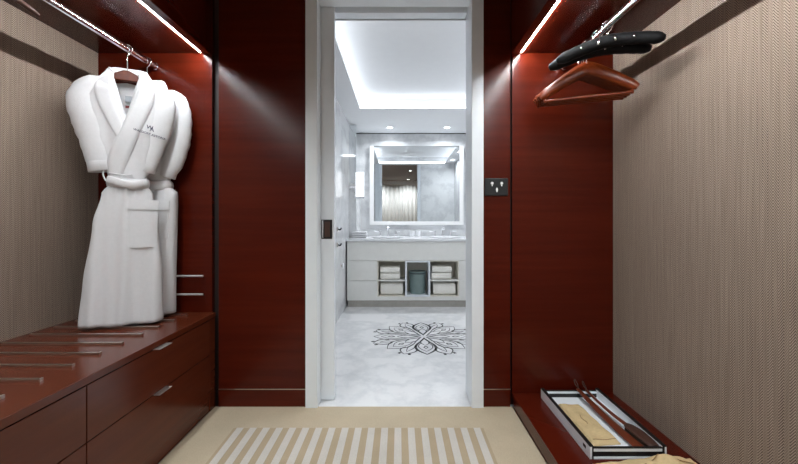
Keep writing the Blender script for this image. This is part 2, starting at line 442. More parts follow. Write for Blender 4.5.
coat_hanger('mahogany hanger turned along the rail, tip in the top left corner', (RXL, 1.272, RZ), math.radians(102), None, bar=False, zn=-.036, mat=LEATHER, drop=.03, high=.014)

# ------------------------------------------------------------------ bathrobes
def robe(name, label, loc, rz, P, front):
    """loc = rail point projected on the bench top; local u=x, front=-y, z up from the bench"""
    t = thing(name, label, 'bathrobe', loc, rz, 'white bathrobes on the left rail')
    ZB = .735                                    # belt height
    nth = 96
    rows_b, rows_s = 26, 40
    hwB = P['hwB']; dB = [(0, .030), (.12, .05), (.5, .052), (.85, .045), (1, .042)]
    fold = P['seed']
    def body_pt(th, tt):
        s = math.cos(th); hw = lerp_table(hwB, tt)
        u = lerp_table(P['ucB'], tt) + s*hw
        d = lerp_table(dB, tt); w = math.sin(th)
        isf = w < 0
        au = abs(s)
        # top edge of this column: V neck in front, high neck behind, sloping shoulders
        if au > .30: zt = 1.295-.095*((au-.30)/.70)**1.1
        else: zt = (1.075+.22*(au/.30)) if isf else 1.295
        z = zt + (ZB-zt)*tt
        k = math.copysign(abs(w)**.6, w)*(1 if isf else .6)
        rip = .004*math.sin(u*62+fold+z*9)*min(1, tt*2)+.006*math.sin(u*120-z*4+fold)*max(0, tt-.62)
        y = k*(d+rip)+P.get('lean', 0)*tt
        return (u, y, z)
    def skirt_pt(th, tt):
        s = math.cos(th); hw = lerp_table(P['hwS'], tt); u = lerp_table(P['ucS'], tt)+s*hw
        w = math.sin(th); d = lerp_table([(0, .042), (.15, .055), (.6, .058), (1, .060)], tt)
        k = math.copysign(abs(w)**.55, w)*(1 if w < 0 else .6)
        amp = .0035+.007*tt
        rip = amp*math.sin(u*44+fold+1.2*tt)+.5*amp*math.sin(u*95+2*fold)+.006*math.sin(u*150+fold)*max(0, 1-tt*5)
        y = k*(d+rip)+P.get('leanS', 0)*tt
        z = (ZB-.0125)*(1-tt)+.0125
        if tt > .86: z += .005*(1+math.sin(u*40+fold))*(tt-.86)/.14*.6
        return (u, y, z)
    def loft(f, rows):
        bm = BM(); R = []
        for r in range(rows+1):
            R.append([bm.verts.new(f(2*PI*j/nth, r/rows)) for j in range(nth)])
        for a, b in zip(R, R[1:]):
            for j in range(nth): bm.faces.new((a[j], a[(j+1) % nth], b[(j+1) % nth], b[j]))
        return bm, R
    bm, R = loft(body_pt, rows_b)
    obj('bodice', bm, TERRY, t, smooth=True, local=True)
    bm, R = loft(skirt_pt, rows_s)
    bm.faces.new(R[-1])
    sk = obj('skirt', bm, TERRY, t, smooth=True, local=True)
    # belt: wrapped band, overlapping tail and loop
    bm = BM(); rings = []; nb = 64
    cu = lerp_table(P['ucB'], 1); hw = lerp_table(hwB, 1)+.008; dd = .052
    for j in range(nb):
        a = 2*PI*j/nb; ca, sa = math.cos(a), math.sin(a)
        c = Vector((cu+hw*ca, math.copysign(abs(sa)**.7, sa)*dd, ZB-.004+.006*math.sin(2*a+fold)))
        nrm = Vector((ca, sa, 0))
        rings.append([bm.verts.new(c+nrm*(.010*math.cos(q*PI/4))+Vector((0, 0, .027*math.sin(q*PI/4)))) for q in range(8)])
    for j in range(nb):
        a, b = rings[j], rings[(j+1) % nb]
        for q in range(8): bm.faces.new((a[q], a[(q+1) % 8], b[(q+1) % 8], b[q]))
    bl = obj('belt', bm, TERRY, t, smooth=True, local=True)
    if front:
        bm = tube(BM(), smooth_path([(cu-hw+.005, -.045, ZB+.012), (cu-.03, -.066, ZB-.002), (cu+.03, -.068, ZB-.012), (cu+hw-.01, -.05, ZB-.002)]), .009, 10, up=(0, 0, 1), r2=.021)
        obj('belt_tail', bm, TERRY, bl, smooth=True, local=True)
        bm = tube(BM(), smooth_path([(cu-hw-.004, -.03, ZB+.075), (cu-hw-.016, -.035, ZB+.04), (cu-hw-.004, -.035, ZB+.005)]), .0035, 8)
        obj('belt_loop', bm, TERRY, t, smooth=True, local=True)
        bm = tube(BM(), smooth_path([(cu-hw+.01, -.052, ZB+.045), (cu-.02, -.060, ZB+.036), (cu+.03, -.060, ZB+.04)]), .003, 8)
        obj('belt_cord', bm, TERRY, bl, smooth=True, local=True)
    # sleeves
    for side, path in (('l', P['slL']), ('r', P['slR'])):
        pts = smooth_path([(u, y, z) for u, y, z, hw_, dd_ in path], 6)
        tabw = [(i/(len(path)-1), p[3]) for i, p in enumerate(path)]; tabd = [(i/(len(path)-1), p[4]) for i, p in enumerate(path)]
        n = len(pts)
        A = [lerp_table(tabw, i/(n-1))*(1+.03*math.sin(i*1.9+fold)) for i in range(n)]; Bd = [lerp_table(tabd, i/(n-1)) for i in range(n)]
        A[0] *= .9
        bm = tube(BM(), pts, A, 20, up=(0, -1, 0), r2=Bd)
        sl = obj('sleeve', bm, TERRY, t, smooth=True, local=True)
        e, f = Vector(pts[-1]), Vector(pts[-3]); dv = (e-f).normalized()
        bm = tube(BM(), [e-dv*.055, e-dv*.045, e+dv*.004, e+dv*.006], [A[-1]+.001, A[-1]+.005, A[-1]+.005, A[-1]+.001], 20, up=(0, -1, 0), r2=[Bd[-1]+.001, Bd[-1]+.004, Bd[-1]+.004, Bd[-1]+.001])
        obj('cuff', bm, TERRY, sl, smooth=True, local=True)
    # shawl collar: one wide folded ribbon each side and round the neck
    def fw(u, z):                                 # front of the bodice
        tt = min(1, max(0, (1.29-z)/(1.29-ZB)))
        hw_ = lerp_table(hwB, tt); s = min(.98, max(-.98, (u-lerp_table(P['ucB'], tt))/hw_))
        return -((1-s*s)**.3)*(lerp_table(dB, tt)+.004)
    def ribbon(pts, W, th):
        bm = BM(); pts = smooth_path(pts, 7); n = len(pts); rings = []
        for i, p in enumerate(pts):
            tn = (pts[min(i+1, n-1)]-pts[max(i-1, 0)]).normalized()
            nb_ = Vector((0, -1, 0)) if p.y < .012 else Vector((0, -1, .4)).normalized()
            b = tn.cross(nb_).normalized(); nn = b.cross(tn).normalized()
            w = W[0]+(W[1]-W[0])*math.sin(PI*min(1, i/(n-1)*1.0)) if True else 0
            rings.append([bm.verts.new(p+b*(w*math.copysign(abs(math.cos(q*PI/8))**.6, math.cos(q*PI/8)))+nn*(th*math.sin(q*PI/8))) for q in range(16)])
        for a, b in zip(rings, rings[1:]):
            for q in range(16): bm.faces.new((a[q], a[(q+1) % 16], b[(q+1) % 16], b[q]))
        bm.faces.new(rings[0][::-1]); bm.faces.new(rings[-1]); return bm
    off = -.014
    def lapel(path, W, lift):
        pts = smooth_path([(u, 0, z) for u, z in path], 8); n = len(pts); nq = 10
        def yy(u, z):
            y = fw(u, min(z, 1.24)); k = min(1, max(0, (z-1.21)/.10)); return y*(1-k)+.012*k
        top, bot = [], []
        bm = BM()
        for i, p in enumerate(pts):
            tn = (pts[min(i+1, n-1)]-pts[max(i-1, 0)]).normalized(); b = Vector((-tn.z, 0, tn.x))
            w = lerp_table(W, i/(n-1)); A, B = [], []
            for q in range(nq+1):
                e = -1+2*q/nq; c = p+b*(w*e); y = yy(c.x, c.z)
                h = lift*(1-abs(e)**6)
                A.append(bm.verts.new((c.x, y-.001-h, c.z))); B.append(bm.verts.new((c.x, y+.004, c.z)))
            top.append(A); bot.append(B)
        for i in range(n-1):
            for q in range(nq):
                bm.faces.new((top[i][q], top[i][q+1], top[i+1][q+1], top[i+1][q])); bm.faces.new((bot[i][q], bot[i+1][q], bot[i+1][q+1], bot[i][q+1]))
            bm.faces.new((top[i][0], top[i+1][0], bot[i+1][0], bot[i][0])); bm.faces.new((top[i][nq], bot[i][nq], bot[i+1][nq], top[i+1][nq]))
        for i in (0, n-1):
            for q in range(nq): bm.faces.new((top[i][q], bot[i][q], bot[i][q+1], top[i][q+1]))
        obj('lapel', bm, TERRY, t, smooth='auto', local=True)
    lapel([(-.066, 1.318), (-.092, 1.25), (-.088, 1.17), (-.058, 1.08), (-.022, .99), (-.004, .955)], [(0, .024), (.35, .036), (1, .022)], .005)
    lapel([(.066, 1.318), (.092, 1.25), (.084, 1.17), (.046, 1.06), (-.004, .93), (-.034, .84), (-.046, .75)], [(0, .024), (.35, .040), (.8, .044), (1, .034)], .012)
    bm = ribbon([(-.068, .006, 1.312), (-.05, .030, 1.322), (0, .044, 1.325), (.05, .030, 1.322), (.068, .006, 1.312)], (.024, .028), .009)
    obj('collar', bm, TERRY, t, smooth=True, local=True)
    # patch pocket with a folded band, following the skirt's front
    def sf(u, z):
        tt = 1-z/ZB; hw_ = lerp_table(P['hwS'], tt); s = min(.97, max(-.97, (u-lerp_table(P['ucS'], tt))/hw_))
        d = lerp_table([(0, .042), (.15, .055), (.6, .058), (1, .060)], tt); amp = .0035+.007*tt
        return -((1-s*s)**.275)*(d+amp*.9)+P.get('leanS', 0)*tt
    ua, ub, za, zb = P['pocket']
    pk = obj('pocket', sheet(BM(), lambda a, b: (ua+(ub-ua)*a, sf(ua+(ub-ua)*a, za+(zb-za)*b)-.0015, za+(zb-za)*b), 12, 12, (0, .004, 0)), TERRY, t, smooth='auto', local=True)
    obj('pocket_band', sheet(BM(), lambda a, b: (ua-.004+(ub-ua+.008)*a, sf(ua+(ub-ua)*a, zb-.045+.05*b)-.006, zb-.045+.05*b), 12, 3, (0, .005, 0)), TERRY, pk, smooth='auto', local=True)
    if front:
        # neck label and embroidery on the chest
        obj('neck_label', bx(-.012, .034, .012, .016, 1.165, 1.195), TAGG, t, local=True)
        obj('size_label', bx(-.006, .030, -.012, -.009, 1.125, 1.138), TAGR, t, local=True, label='small maroon label')
        emb = BM()
        def put_text(s, size, u0, z0, tilt):
            cu_ = bpy.data.curves.new('text', 'FONT'); cu_.body = s; cu_.size = size; cu_.align_x = 'CENTER'; cu_.offset = size*.012
            to = bpy.data.objects.new('text', cu_); COL.objects.link(to)
            dg = bpy.context.evaluated_depsgraph_get(); dg.update()
            me = bpy.data.meshes.new_from_object(to.evaluated_get(dg))
            b2 = BM(); b2.from_mesh(me)
            bmesh.ops.subdivide_edges(b2, edges=[e for e in b2.edges if e.calc_length() > .02], cuts=2)
            vm = {}
            for v in b2.verts:
                uu = u0+v.co.x*math.cos(tilt)-v.co.y*math.sin(tilt); zz = z0+v.co.x*math.sin(tilt)+v.co.y*math.cos(tilt)
                vm[v] = emb.verts.new((uu, min(fw(uu, zz)-.012, (-.010-.037*math.sqrt(max(0, 1-((uu-.135)/.066)**2))) if abs(uu-.135) < .066 else 0), zz))
            for f in b2.faces: emb.faces.new([vm[v] for v in f.verts])
            b2.free(); bpy.data.objects.remove(to); bpy.data.curves.remove(cu_); bpy.data.meshes.remove(me)
        put_text('W', .027, .106, 1.016, -.2); put_text('A', .027, .116, 1.006, -.2)
        put_text('WALDORF ASTORIA', .0155, .106, .985, -.25)
        r = bmesh.ops.extrude_face_region(emb, geom=emb.faces[:])
        for v in r['geom']:
            if isinstance(v, bmesh.types.BMVert): v.co.y -= .002
        obj('embroidery', emb, INK, t, local=True, label='dark embroidered emblem and lettering')
    return t
P1 = dict(seed=.6, lean=0, leanS=-.05,
          hwB=[(0, .19), (.25, .185), (.55, .15), (.8, .100), (1, .076)], ucB=[(0, 0), (1, .005)],
          hwS=[(0, .076), (.08, .110), (.3, .140), (.7, .168), (1, .178)], ucS=[(0, .005), (.4, .0), (1, -.01)],
          slL=[(-.09, .006, 1.232, .052, .034), (-.155, .004, 1.205, .066, .042), (-.180, .002, 1.135, .074, .047), (-.150, .000, 1.03, .078, .049), (-.128, -.002, .92, .066, .046), (-.108, -.006, .795, .050, .036)],
          slR=[(.09, -.004, 1.232, .052, .030), (.145, -.006, 1.205, .060, .034), (.155, -.008, 1.13, .064, .037), (.138, -.008, 1.02, .062, .036), (.110, -.008, .91, .052, .034), (.085, -.006, .80, .036, .026)],
          pocket=(.022, .140, .40, .640))
P2 = dict(seed=2.3, lean=0, leanS=-.005,
          hwB=[(0, .19), (.25, .19), (.55, .165), (.8, .12), (1, .10)], ucB=[(0, 0), (1, .02)],
          hwS=[(0, .11), (.06, .150), (.3, .150), (.7, .150), (1, .152)], ucS=[(0, .015), (1, .005)],
          slL=[(-.09, 0, 1.232, .05, .034), (-.15, 0, 1.195, .06, .04), (-.150, 0, 1.08, .065, .042), (-.135, 0, .93, .05, .04), (-.125, -.005, .80, .034, .030)],
          slR=[(.09, 0, 1.232, .052, .034), (.152, 0, 1.20, .068, .038), (.168, -.002, 1.11, .076, .044), (.160, -.003, 1.0, .078, .046), (.142, -.004, .89, .066, .042), (.110, -.006, .79, .042, .033)],
          pocket=(.03, .140, .44, .640))
Y1, Y2 = 1.962, 2.116
robe('bathrobe', 'front white terry bathrobe with an embroidered chest and tied belt', (RXL, Y1, BT), math.radians(25), P1, True)
robe('bathrobe', 'white terry bathrobe half hidden behind the embroidered one, nearest the end panel', (RXL, Y2, BT), math.radians(4), P2, False)
HW2 = wood('robe_hanger_wood', (.065, .010, .003), (.085, .014, .004), (.11, .020, .006), (30, 6, 30), rough=.35, coat=.0, spec=.25)
for y, rz, lab in ((Y1, 25, 'wooden hanger inside the front bathrobe, its neck block showing'), (Y2, 4, 'wooden hanger inside the rear bathrobe, only its hook showing')):
    t = thing('robe_hanger', lab, 'hanger', (RXL, y, RZ), math.radians(rz), 'hangers holding the bathrobes')
    obj('hanger_body', hanger_arm(BM(), .15, -.165, .04, .008, .016, .0), HW2, t, smooth='auto', local=True)
    bm = prism(BM(), [(-.052, -.178), (-.052, -.142), (-.012, -.122), (.012, -.122), (.052, -.142), (.052, -.178)], .022, 'y', -.030)
    obj('neck_block', bm, HW2, t, local=True, bevel=.006)
    obj('hook', hook(BM(), (0, 0, 0), .125), CHROME, t, smooth=True, local=True)

# ------------------------------------------------------------------ tray and what lies in it
TX0, TX1, TY0, TY1, TZ = .812, 1.138, 1.59, 2.14, PZ
tr = thing('tray', 'white rectangular tray with black rims on the low platform', 'tray', ((TX0+TX1)/2, (TY0+TY1)/2, TZ))
obj('tray_floor', bx(TX0, TX1, TY0, TY1, TZ, TZ+.008), WHITE, tr)
for xa, xb in ((TX0, TX0+.014), (TX1-.014, TX1)):
    s = obj('side_wall', bx(xa, xb, TY0, TY1, TZ+.006, TZ+.054), WHITE, tr)
    o = BM(); e = .0035
    outer = xa if xa == TX0 else xb
    box(o, xa-.001, xb+.001, TY0-.001, TY1+.001, TZ+.053, TZ+.0565)
    for y in (TY0, TY1-.004): box(o, xa+(.009 if xa == TX0 else -.001), xb+(.001 if xa == TX0 else -.009), y-.001, y+.005, TZ, TZ+.054)
    obj('black_edge', o, BLACK, s, label='black edging')
for y0_, y1_ in ((TY0+.004, TY0+.014), (TY1-.014, TY1-.004)):
    w = obj('end_wall', bx(TX0+.014, TX1-.014, y0_, y1_, TZ+.030, TZ+.044), WHITE, tr)
    obj('black_edge', bx(TX0+.014, TX1-.014, y0_-.001, y1_+.001, TZ+.0435, TZ+.0465), BLACK, w, label='black edging')
    obj('dark_panel', bx(TX0+.014, TX1-.014, y0_+.002, y1_-.002, TZ+.004, TZ+.030), BLACK, w, label='black lower panel')
obj('maker_mark', bx(TX0-.0012, TX0+.001, TY0+.035, TY0+.058, TZ+.024, TZ+.036), BLACK, tr)
# flat cloth bag
zf = TZ+.0085
q = [Vector(v) for v in ((.864, 1.665, 0), (.996, 1.68, 0), (.972, 2.03, 0), (.865, 2.035, 0))]
def bagtop(a, b):
    p = (q[0]*(1-a)+q[1]*a)*(1-b)+(q[3]*(1-a)+q[2]*a)*b
    e = min(a, 1-a, b, 1-b); r = min(1, e/.06)
    h = .005+.011*r**.5+.0022*math.sin(a*9+b*6)*r+.002*math.sin(b*21+a*4)*r
    return (p.x, p.y, zf+h)
bm = BM(); n1, n2 = 20, 34
top = [[bm.verts.new(bagtop(i/n1, j/n2)) for j in range(n2+1)] for i in range(n1+1)]
bot = [[bm.verts.new((v.co.x, v.co.y, zf)) for v in r] for r in top]
for i in range(n1):
    for j in range(n2):
        bm.faces.new((top[i][j], top[i+1][j], top[i+1][j+1], top[i][j+1])); bm.faces.new((bot[i][j], bot[i][j+1], bot[i+1][j+1], bot[i+1][j]))
for i in range(n1):
    bm.faces.new((top[i][0], bot[i][0], bot[i+1][0], top[i+1][0])); bm.faces.new((top[i][n2], top[i+1][n2], bot[i+1][n2], bot[i][n2]))
for j in range(n2):
    bm.faces.new((top[0][j], top[0][j+1], bot[0][j+1], bot[0][j])); bm.faces.new((top[n1][j], bot[n1][j], bot[n1][j+1], top[n1][j+1]))
bg = thing('cloth_bag', 'beige cloth shoe bag lying flat inside the tray', 'bag', (.93, 1.85, zf), group='beige cloth bags')
obj('bag_body', bm, LINEN, bg, smooth='auto')
bm = tube(BM(), [Vector(bagtop(a/12, .055))+Vector((0, 0, .0005)) for a in range(1, 12)], .0018, 6)
obj('hem_seam', bm, STITCH, bg, label='brown hem seam')
bm = tube(BM(), smooth_path([Vector(bagtop(.45, .62))+Vector((0, 0, .001)), Vector(bagtop(.40, .54))+Vector((0, 0, .001)), Vector(bagtop(.47, .46))+Vector((0, 0, .001)), Vector(bagtop(.44, .42))+Vector((0, 0, .001))]), .002, 6)
obj('drawstring', bm, STITCH, bg, label='brown drawstring')
# shoehorn leaning over the far end of the tray
sh = thing('shoehorn', 'long reddish wooden shoehorn lying beside the cloth bag in the tray', 'shoehorn', (1.03, 1.85, zf))
pts = smooth_path([(1.062, 1.612, zf+.012), (1.048, 1.72, zf+.013), (1.036, 1.88, zf+.020), (1.027, 2.02, zf+.032), (1.018, 2.13, zf+.046)], 6)
n = len(pts)
obj('blade', tube(BM(), pts, [(.011+.019*(1-i/(n-1))) for i in range(n)], 12, up=(0, 0, 1), r2=[.0055]*n), DARKW, sh, smooth=True)
obj('hanging_loop', tube(BM(), smooth_path([(1.018, 2.126, zf+.05), (1.012, 2.155, zf+.070), (1.018, 2.168, zf+.085), (1.026, 2.15, zf+.066), (1.021, 2.124, zf+.05)]), .0026, 8), LEATHER, sh, smooth=True)
br = thing('clothes_brush', 'dark clothes brush with long handle at the tray’s wall side', 'brush', (1.09, 1.8, zf))
pts = smooth_path([(1.089, 1.775, zf+.030), (1.076, 1.88, zf+.030), (1.068, 2.0, zf+.034), (1.062, 2.125, zf+.044)], 6)
obj('handle', tube(BM(), pts, [.012-.005*i/(len(pts)-1) for i in range(len(pts))], 12, up=(0, 0, 1), r2=.006), DARKW, br, smooth=True)
pts = smooth_path([(1.104, 1.615, zf+.030), (1.103, 1.64, zf+.032), (1.098, 1.71, zf+.033), (1.091, 1.765, zf+.032), (1.088, 1.785, zf+.030)], 5)
n = len(pts)
obj('brush_head', tube(BM(), pts, [(.014+.018*math.sin(PI*min(1, .15+.8*i/(n-1)))) for i in range(n)], 14, up=(0, 0, 1), r2=.009), LEATHER, br, smooth=True)
obj('bristles', tube(BM(), [(p.x, p.y, zf+.0125) for p in pts], [(.011+.017*math.sin(PI*min(1, .15+.8*i/(n-1)))) for i in range(n)], 14, up=(0, 0, 1), r2=.0125), BRISTLE, br, smooth=True)
obj('hanging_loop', tube(BM(), smooth_path([(1.062, 2.122, zf+.048), (1.056, 2.15, zf+.066), (1.061, 2.16, zf+.078), (1.067, 2.148, zf+.062), (1.064, 2.12, zf+.048)]), .0024, 8), LEATHER, br, smooth=True)
# crumpled cloth in front of the tray
cb = thing('cloth_bag', 'crumpled beige cloth bag on the platform in front of the tray', 'bag', (1.03, 1.42, PZ), group='beige cloth bags')
def crump(a, b):
    x = .80+.43*a; 
    yf = 1.575-.03*math.sin(a*PI*1.0)*0-.02*(1-a)-.012*math.sin(a*11)
    y = 1.22+(yf-1.22)*b
    e = min(a, 1-a, b, 1-b); r = min(1, e/.12)**.45
    h = .004+r*(.026+.026*math.exp(-((a-.62)/.2)**2)+.009*math.sin(a*13+b*5)+.007*math.sin(b*15-a*9)+.005*math.sin(a*29+b*17))
    return (x+.01*math.sin(b*9), y, PZ+max(.003, h))
bm = BM(); n1, n2 = 44, 36
top = [[bm.verts.new(crump(i/n1, j/n2)) for j in range(n2+1)] for i in range(n1+1)]
bot = [[bm.verts.new((v.co.x, v.co.y, PZ+.0005)) for v in r] for r in top]
for i in range(n1):
    for j in range(n2):
        bm.faces.new((top[i][j], top[i+1][j], top[i+1][j+1], top[i][j+1])); bm.faces.new((bot[i][j], bot[i][j+1], bot[i+1][j+1], bot[i+1][j]))
for i in range(n1):
    bm.faces.new((top[i][0], bot[i][0], bot[i+1][0], top[i+1][0])); bm.faces.new((top[i][n2], top[i+1][n2], bot[i+1][n2], bot[i][n2]))
for j in range(n2):
    bm.faces.new((top[0][j], top[0][j+1], bot[0][j+1], bot[0][j])); bm.faces.new((top[n1][j], bot[n1][j], bot[n1][j+1], top[n1][j+1]))
obj('bag_body', bm, LINEN, cb, smooth='auto')
L3 = lambda a, b: Vector(crump(a, b))+Vector((0, 0, .0015))
bm = tube(BM(), smooth_path([L3(.66, .97), L3(.58, .9), L3(.50, .82), L3(.38, .74), L3(.25, .70)], 8), .0022, 6)
tube(bm, smooth_path([L3(.68, .93), L3(.74, .84), L3(.86, .80), L3(.95, .78)], 8), .0022, 6)
obj('drawstring', bm, STITCH, cb, label='brown drawstring')

# ------------------------------------------------------------------ bathroom furniture
VY = 4.72; VX0, VX1 = -.655, 1.13; VB = 5.545
NX = (-.273, 1.0); NZ0, NZ1 = .134, .585
va = thing('vanity_cabinet', 'pale vanity cabinet with open towel niches under the basins', 'cabinet', (.24, 5.1, 0))
n0, n1x = -.273, .757
bm = BM()
box(bm, VX0, n0, VY+.02, VB, .08, .83); box(bm, n1x, VX1, VY+.02, VB, .08, .83)
box(bm, n0, n1x, VY+.02, VB, NZ1, .83); box(bm, n0, n1x, VY+.02, VB, .08, NZ0)
obj('carcass', bm, CREAM, va)
obj('niche_back', bx(n0, n1x, 5.0, 5.05, NZ0, NZ1), NICHE, va)
bm = BM()
for xa, xb in ((n0, n0+.012), (n1x-.012, n1x)): box(bm, xa, xb, VY+.004, 5.05, NZ0, NZ1)
box(bm, n0+.012, n1x-.012, VY+.004, 5.05, NZ1-.008, NZ1); box(bm, n0+.012, n1x-.012, VY+.004, 5.05, NZ0, NZ0+.008)
obj('niche_lining', bm, NICHE, va)
obj('drawer_front', bx(VX0, VX1, VY, VY+.02, NZ1+.004, .828), CREAM, va, bevel=.002)
for xa, xb in ((VX0, n0-.003), (n1x+.003, VX1)):
    for za_, zb_ in ((.336, NZ1), (.084, .332)):
        obj('door', bx(xa, xb, VY, VY+.02, za_, zb_), CREAM, va, bevel=.002)
obj('bottom_rail', bx(n0-.003, n1x+.003, VY, VY+.02, .084, NZ0-.002), CREAM, va, bevel=.002)
bm = bx(.078, .1, VY-.006, 5.05, NZ0, NZ1); box(bm, .372, .394, VY-.006, 5.05, NZ0, NZ1)
box(bm, .1, .372, VY-.006, 5.05, NZ1-.02, NZ1); box(bm, .1, .372, VY-.006, 5.05, NZ0, NZ0+.018)
obj('center_frame', bm, WHITE, va, label='white frame around the middle niche')
for xa, xb in ((n0+.012, .078), (.394, n1x-.012)): obj('shelf', bx(xa, xb, VY+.004, 5.05, .325, .343), CREAM, va)
obj('toe_kick', bx(VX0+.01, VX1-.01, VY+.012, VB, .001, .08), plain('toe_kick_grey', (.42, .40, .36), .2), va)
ct = thing('countertop', 'white marble countertop with two basins running over the vanity', 'countertop', (.24, 5.1, .83))
bm = bx(BXL+.002, VX1+.02, VY-.02, BYE-.002, .8305, .862)
obj('slab', bm, CERAMIC, ct, bevel=.003)
obj('backsplash', bx(BXL+.002, BX1-.002, BYE-.02, BYE-.002, .862, .96), MARBLEW, ct)
for xc in (-.156, .624):
    lathe_b = lathe(BM(), [(.15, 0), (.205, .004), (.21, .014), (.20, .016), (.17, .008), (.05, .003)], (xc, 5.08, .8615), 28)
    obj('basin', lathe_b, CERAMIC, ct, smooth='auto')
for xc, lab in ((-.156, 'chrome basin mixer tap left of the middle of the countertop'), (.624, 'chrome basin mixer tap at the right end of the countertop')):
    f = thing('faucet', lab, 'tap', (xc, 5.36, .862), group='chrome taps')
    obj('spout', tube(BM(), smooth_path([(xc, 5.36, .862), (xc, 5.36, .97), (xc, 5.33, 1.005), (xc, 5.26, 1.0), (xc, 5.225, .965)]), .013, 10), CHROME, f, smooth='auto')
    for s in (-1, 1):
        hd = obj('handle', lathe(BM(), [(.024, 0), (.024, .012), (.015, .018), (.015, .06), (.02, .065), (.02, .08)], (xc+s*.115, 5.36, .862), 16), CHROME, f, smooth='auto')
        obj('lever', tube(BM(), [(xc+s*.115, 5.36, .935), (xc+s*.19, 5.345, .942)], .007, 8), CHROME, hd, smooth='auto')
def towel(name, label, x0, x1, y0, y1, z0, z1, layers, group, mat=TOWEL):
    t = thing(name, label, 'towel', ((x0+x1)/2, (y0+y1)/2, z0), group=group)
    h = (z1-z0)/layers
    for k in range(layers):
        bm = BM(); zc = z0+h*(k+.5); dx = .006*random.uniform(-1, 1)
        n = 12; pr = []
        for j in range(2*n):                       # rounded cross-section, softer at the fold
            a = 2*PI*j/(2*n); pr.append((math.copysign(abs(math.cos(a))**.35, math.cos(a)), math.copysign(abs(math.sin(a))**.55, math.sin(a))))
        yc, hy = (y0+y1)/2, (y1-y0)/2; R = []
        for i in range(9):
            s = -1+2*i/8; sc = 1 if abs(s) < .95 else .93
            R.append([bm.verts.new((x0+dx+(x1-x0)*(s+1)/2, yc+hy*p*sc, zc+h*.5*q*sc*(1+.03*math.sin(i*2+k)) if q > 0 else zc+h*.5*q*sc)) for p, q in pr])
        for a, b in zip(R, R[1:]):
            for j in range(2*n): bm.faces.new((a[j], a[(j+1) % (2*n)], b[(j+1) % (2*n)], b[j]))
        bm.faces.new(R[0][::-1]); bm.faces.new(R[-1])
        obj('fold', bm, mat, t, smooth='auto')
    return t
G = 'towels in the vanity niches'
towel('folded_towel', 'cream towels folded in the upper left niche of the vanity', -.235, .015, 4.75, 4.98, .343, .505, 2, G)
towel('folded_towel', 'cream towel folded in the lower left niche of the vanity', -.235, .05, 4.75, 4.98, .142, .30, 1, G)
towel('folded_towel', 'cream towels folded in the upper right niche of the vanity', .42, .67, 4.75, 4.98, .343, .515, 2, G)
towel('folded_towel', 'cream towel folded in the lower right niche of the vanity', .44, .72, 4.75, 4.98, .142, .30, 1, G)
wb = thing('waste_bin', 'grey green waste bin in the middle niche of the vanity', 'bin', (.242, 4.86, NZ0+.018))
bm = lathe(BM(), [(.09, 0), (.10, .004), (.108, .27), (.112, .275), (.112, .285), (.100, .285), (.092, .02)], (.242, 4.86, NZ0+.018), 32)
obj('bin_body', bm, GREEN, wb, smooth='auto')
obj('rim_band', lathe(BM(), [(.1105, .255), (.1135, .258), (.1135, .275), (.1105, .278)], (.242, 4.86, NZ0+.018), 32), plain('dark_rim', (.07, .10, .10), .3), wb, smooth='auto')
# mirror with lit frosted borders
MX0, MX1, MZ0, MZ1, MY = -.43, .95, 1.03, 2.19, 5.50
mi = thing('vanity_mirror', 'large lit mirror with frosted glowing borders above the vanity', 'mirror', ((MX0+MX1)/2, MY, MZ0))
obj('mirror_box', bx(MX0, MX1, MY, BYE-.001, MZ0, MZ1), WHITE, mi)
obj('mirror_glass', bx(MX0, MX1, MY-.004, MY-.0005, MZ0, MZ1), MIRROR, mi)
obj('light_border', bx(MX0, MX0+.06, MY-.006, MY-.004, MZ0, MZ1), GLOWM, mi, label='frosted glowing border')
obj('light_border', bx(MX1-.06, MX1, MY-.006, MY-.004, MZ0, MZ1), GLOWM, mi, label='frosted glowing border')
obj('light_border', bx(MX0+.06, MX1-.06, MY-.006, MY-.004, MZ0, MZ0+.05), GLOWM, mi, label='frosted glowing border')
# corner pier faced with mirror above and marble below
struct('trim_6', bx(BXL, -.575, 5.03, BYE-.003, .863, 1.60), MARBLEW)
tag(obj('mirror_panel', bx(BXL, -.575, 5.03, BYE-.003, 1.602, BZ-.013), MIRROR), 'tall narrow mirror panel in the left corner above the counter', 'mirror')
sc = thing('wall_sconce', 'glowing white glass wall lamp beside the vanity mirror', 'lamp', (-.53, 5.03, 1.55))
obj('back_plate', bx(-.60, -.578, 5.0, 5.03, 1.46, 1.66), CHROME, sc)
obj('bracket', bx(-.60, -.46, 4.965, 5.0, 1.385, 1.41), CHROME, sc)
obj('arm', bx(-.66, -.59, 4.97, 5.0, 1.52, 1.56), CHROME, sc)
obj('glass_shade', tube(BM(), [(-.52, 4.965, 1.41), (-.52, 4.965, 1.73)], .055, 24), SCONM, sc, smooth='auto', label='glowing white glass shade')
towel('hand_towel_stack', 'white hand towels stacked at the left end of the countertop', -.62, -.43, 4.95, 5.15, .8625, .945, 3, None, TERRY)
for px, lab in ((412.5, 'white tumbler left of the two standing between the taps'), (418.5, 'white tumbler right of the two standing between the taps')):
    x = (px-399)*5.3/374
    tag(obj('tumbler', lathe(BM(), [(.028, 0), (.033, .085), (.029, .085), (.025, .01)], (x, 5.3, .8622), 20), CERAMIC, smooth='auto'), lab, 'cup', 'white tumblers on the countertop')
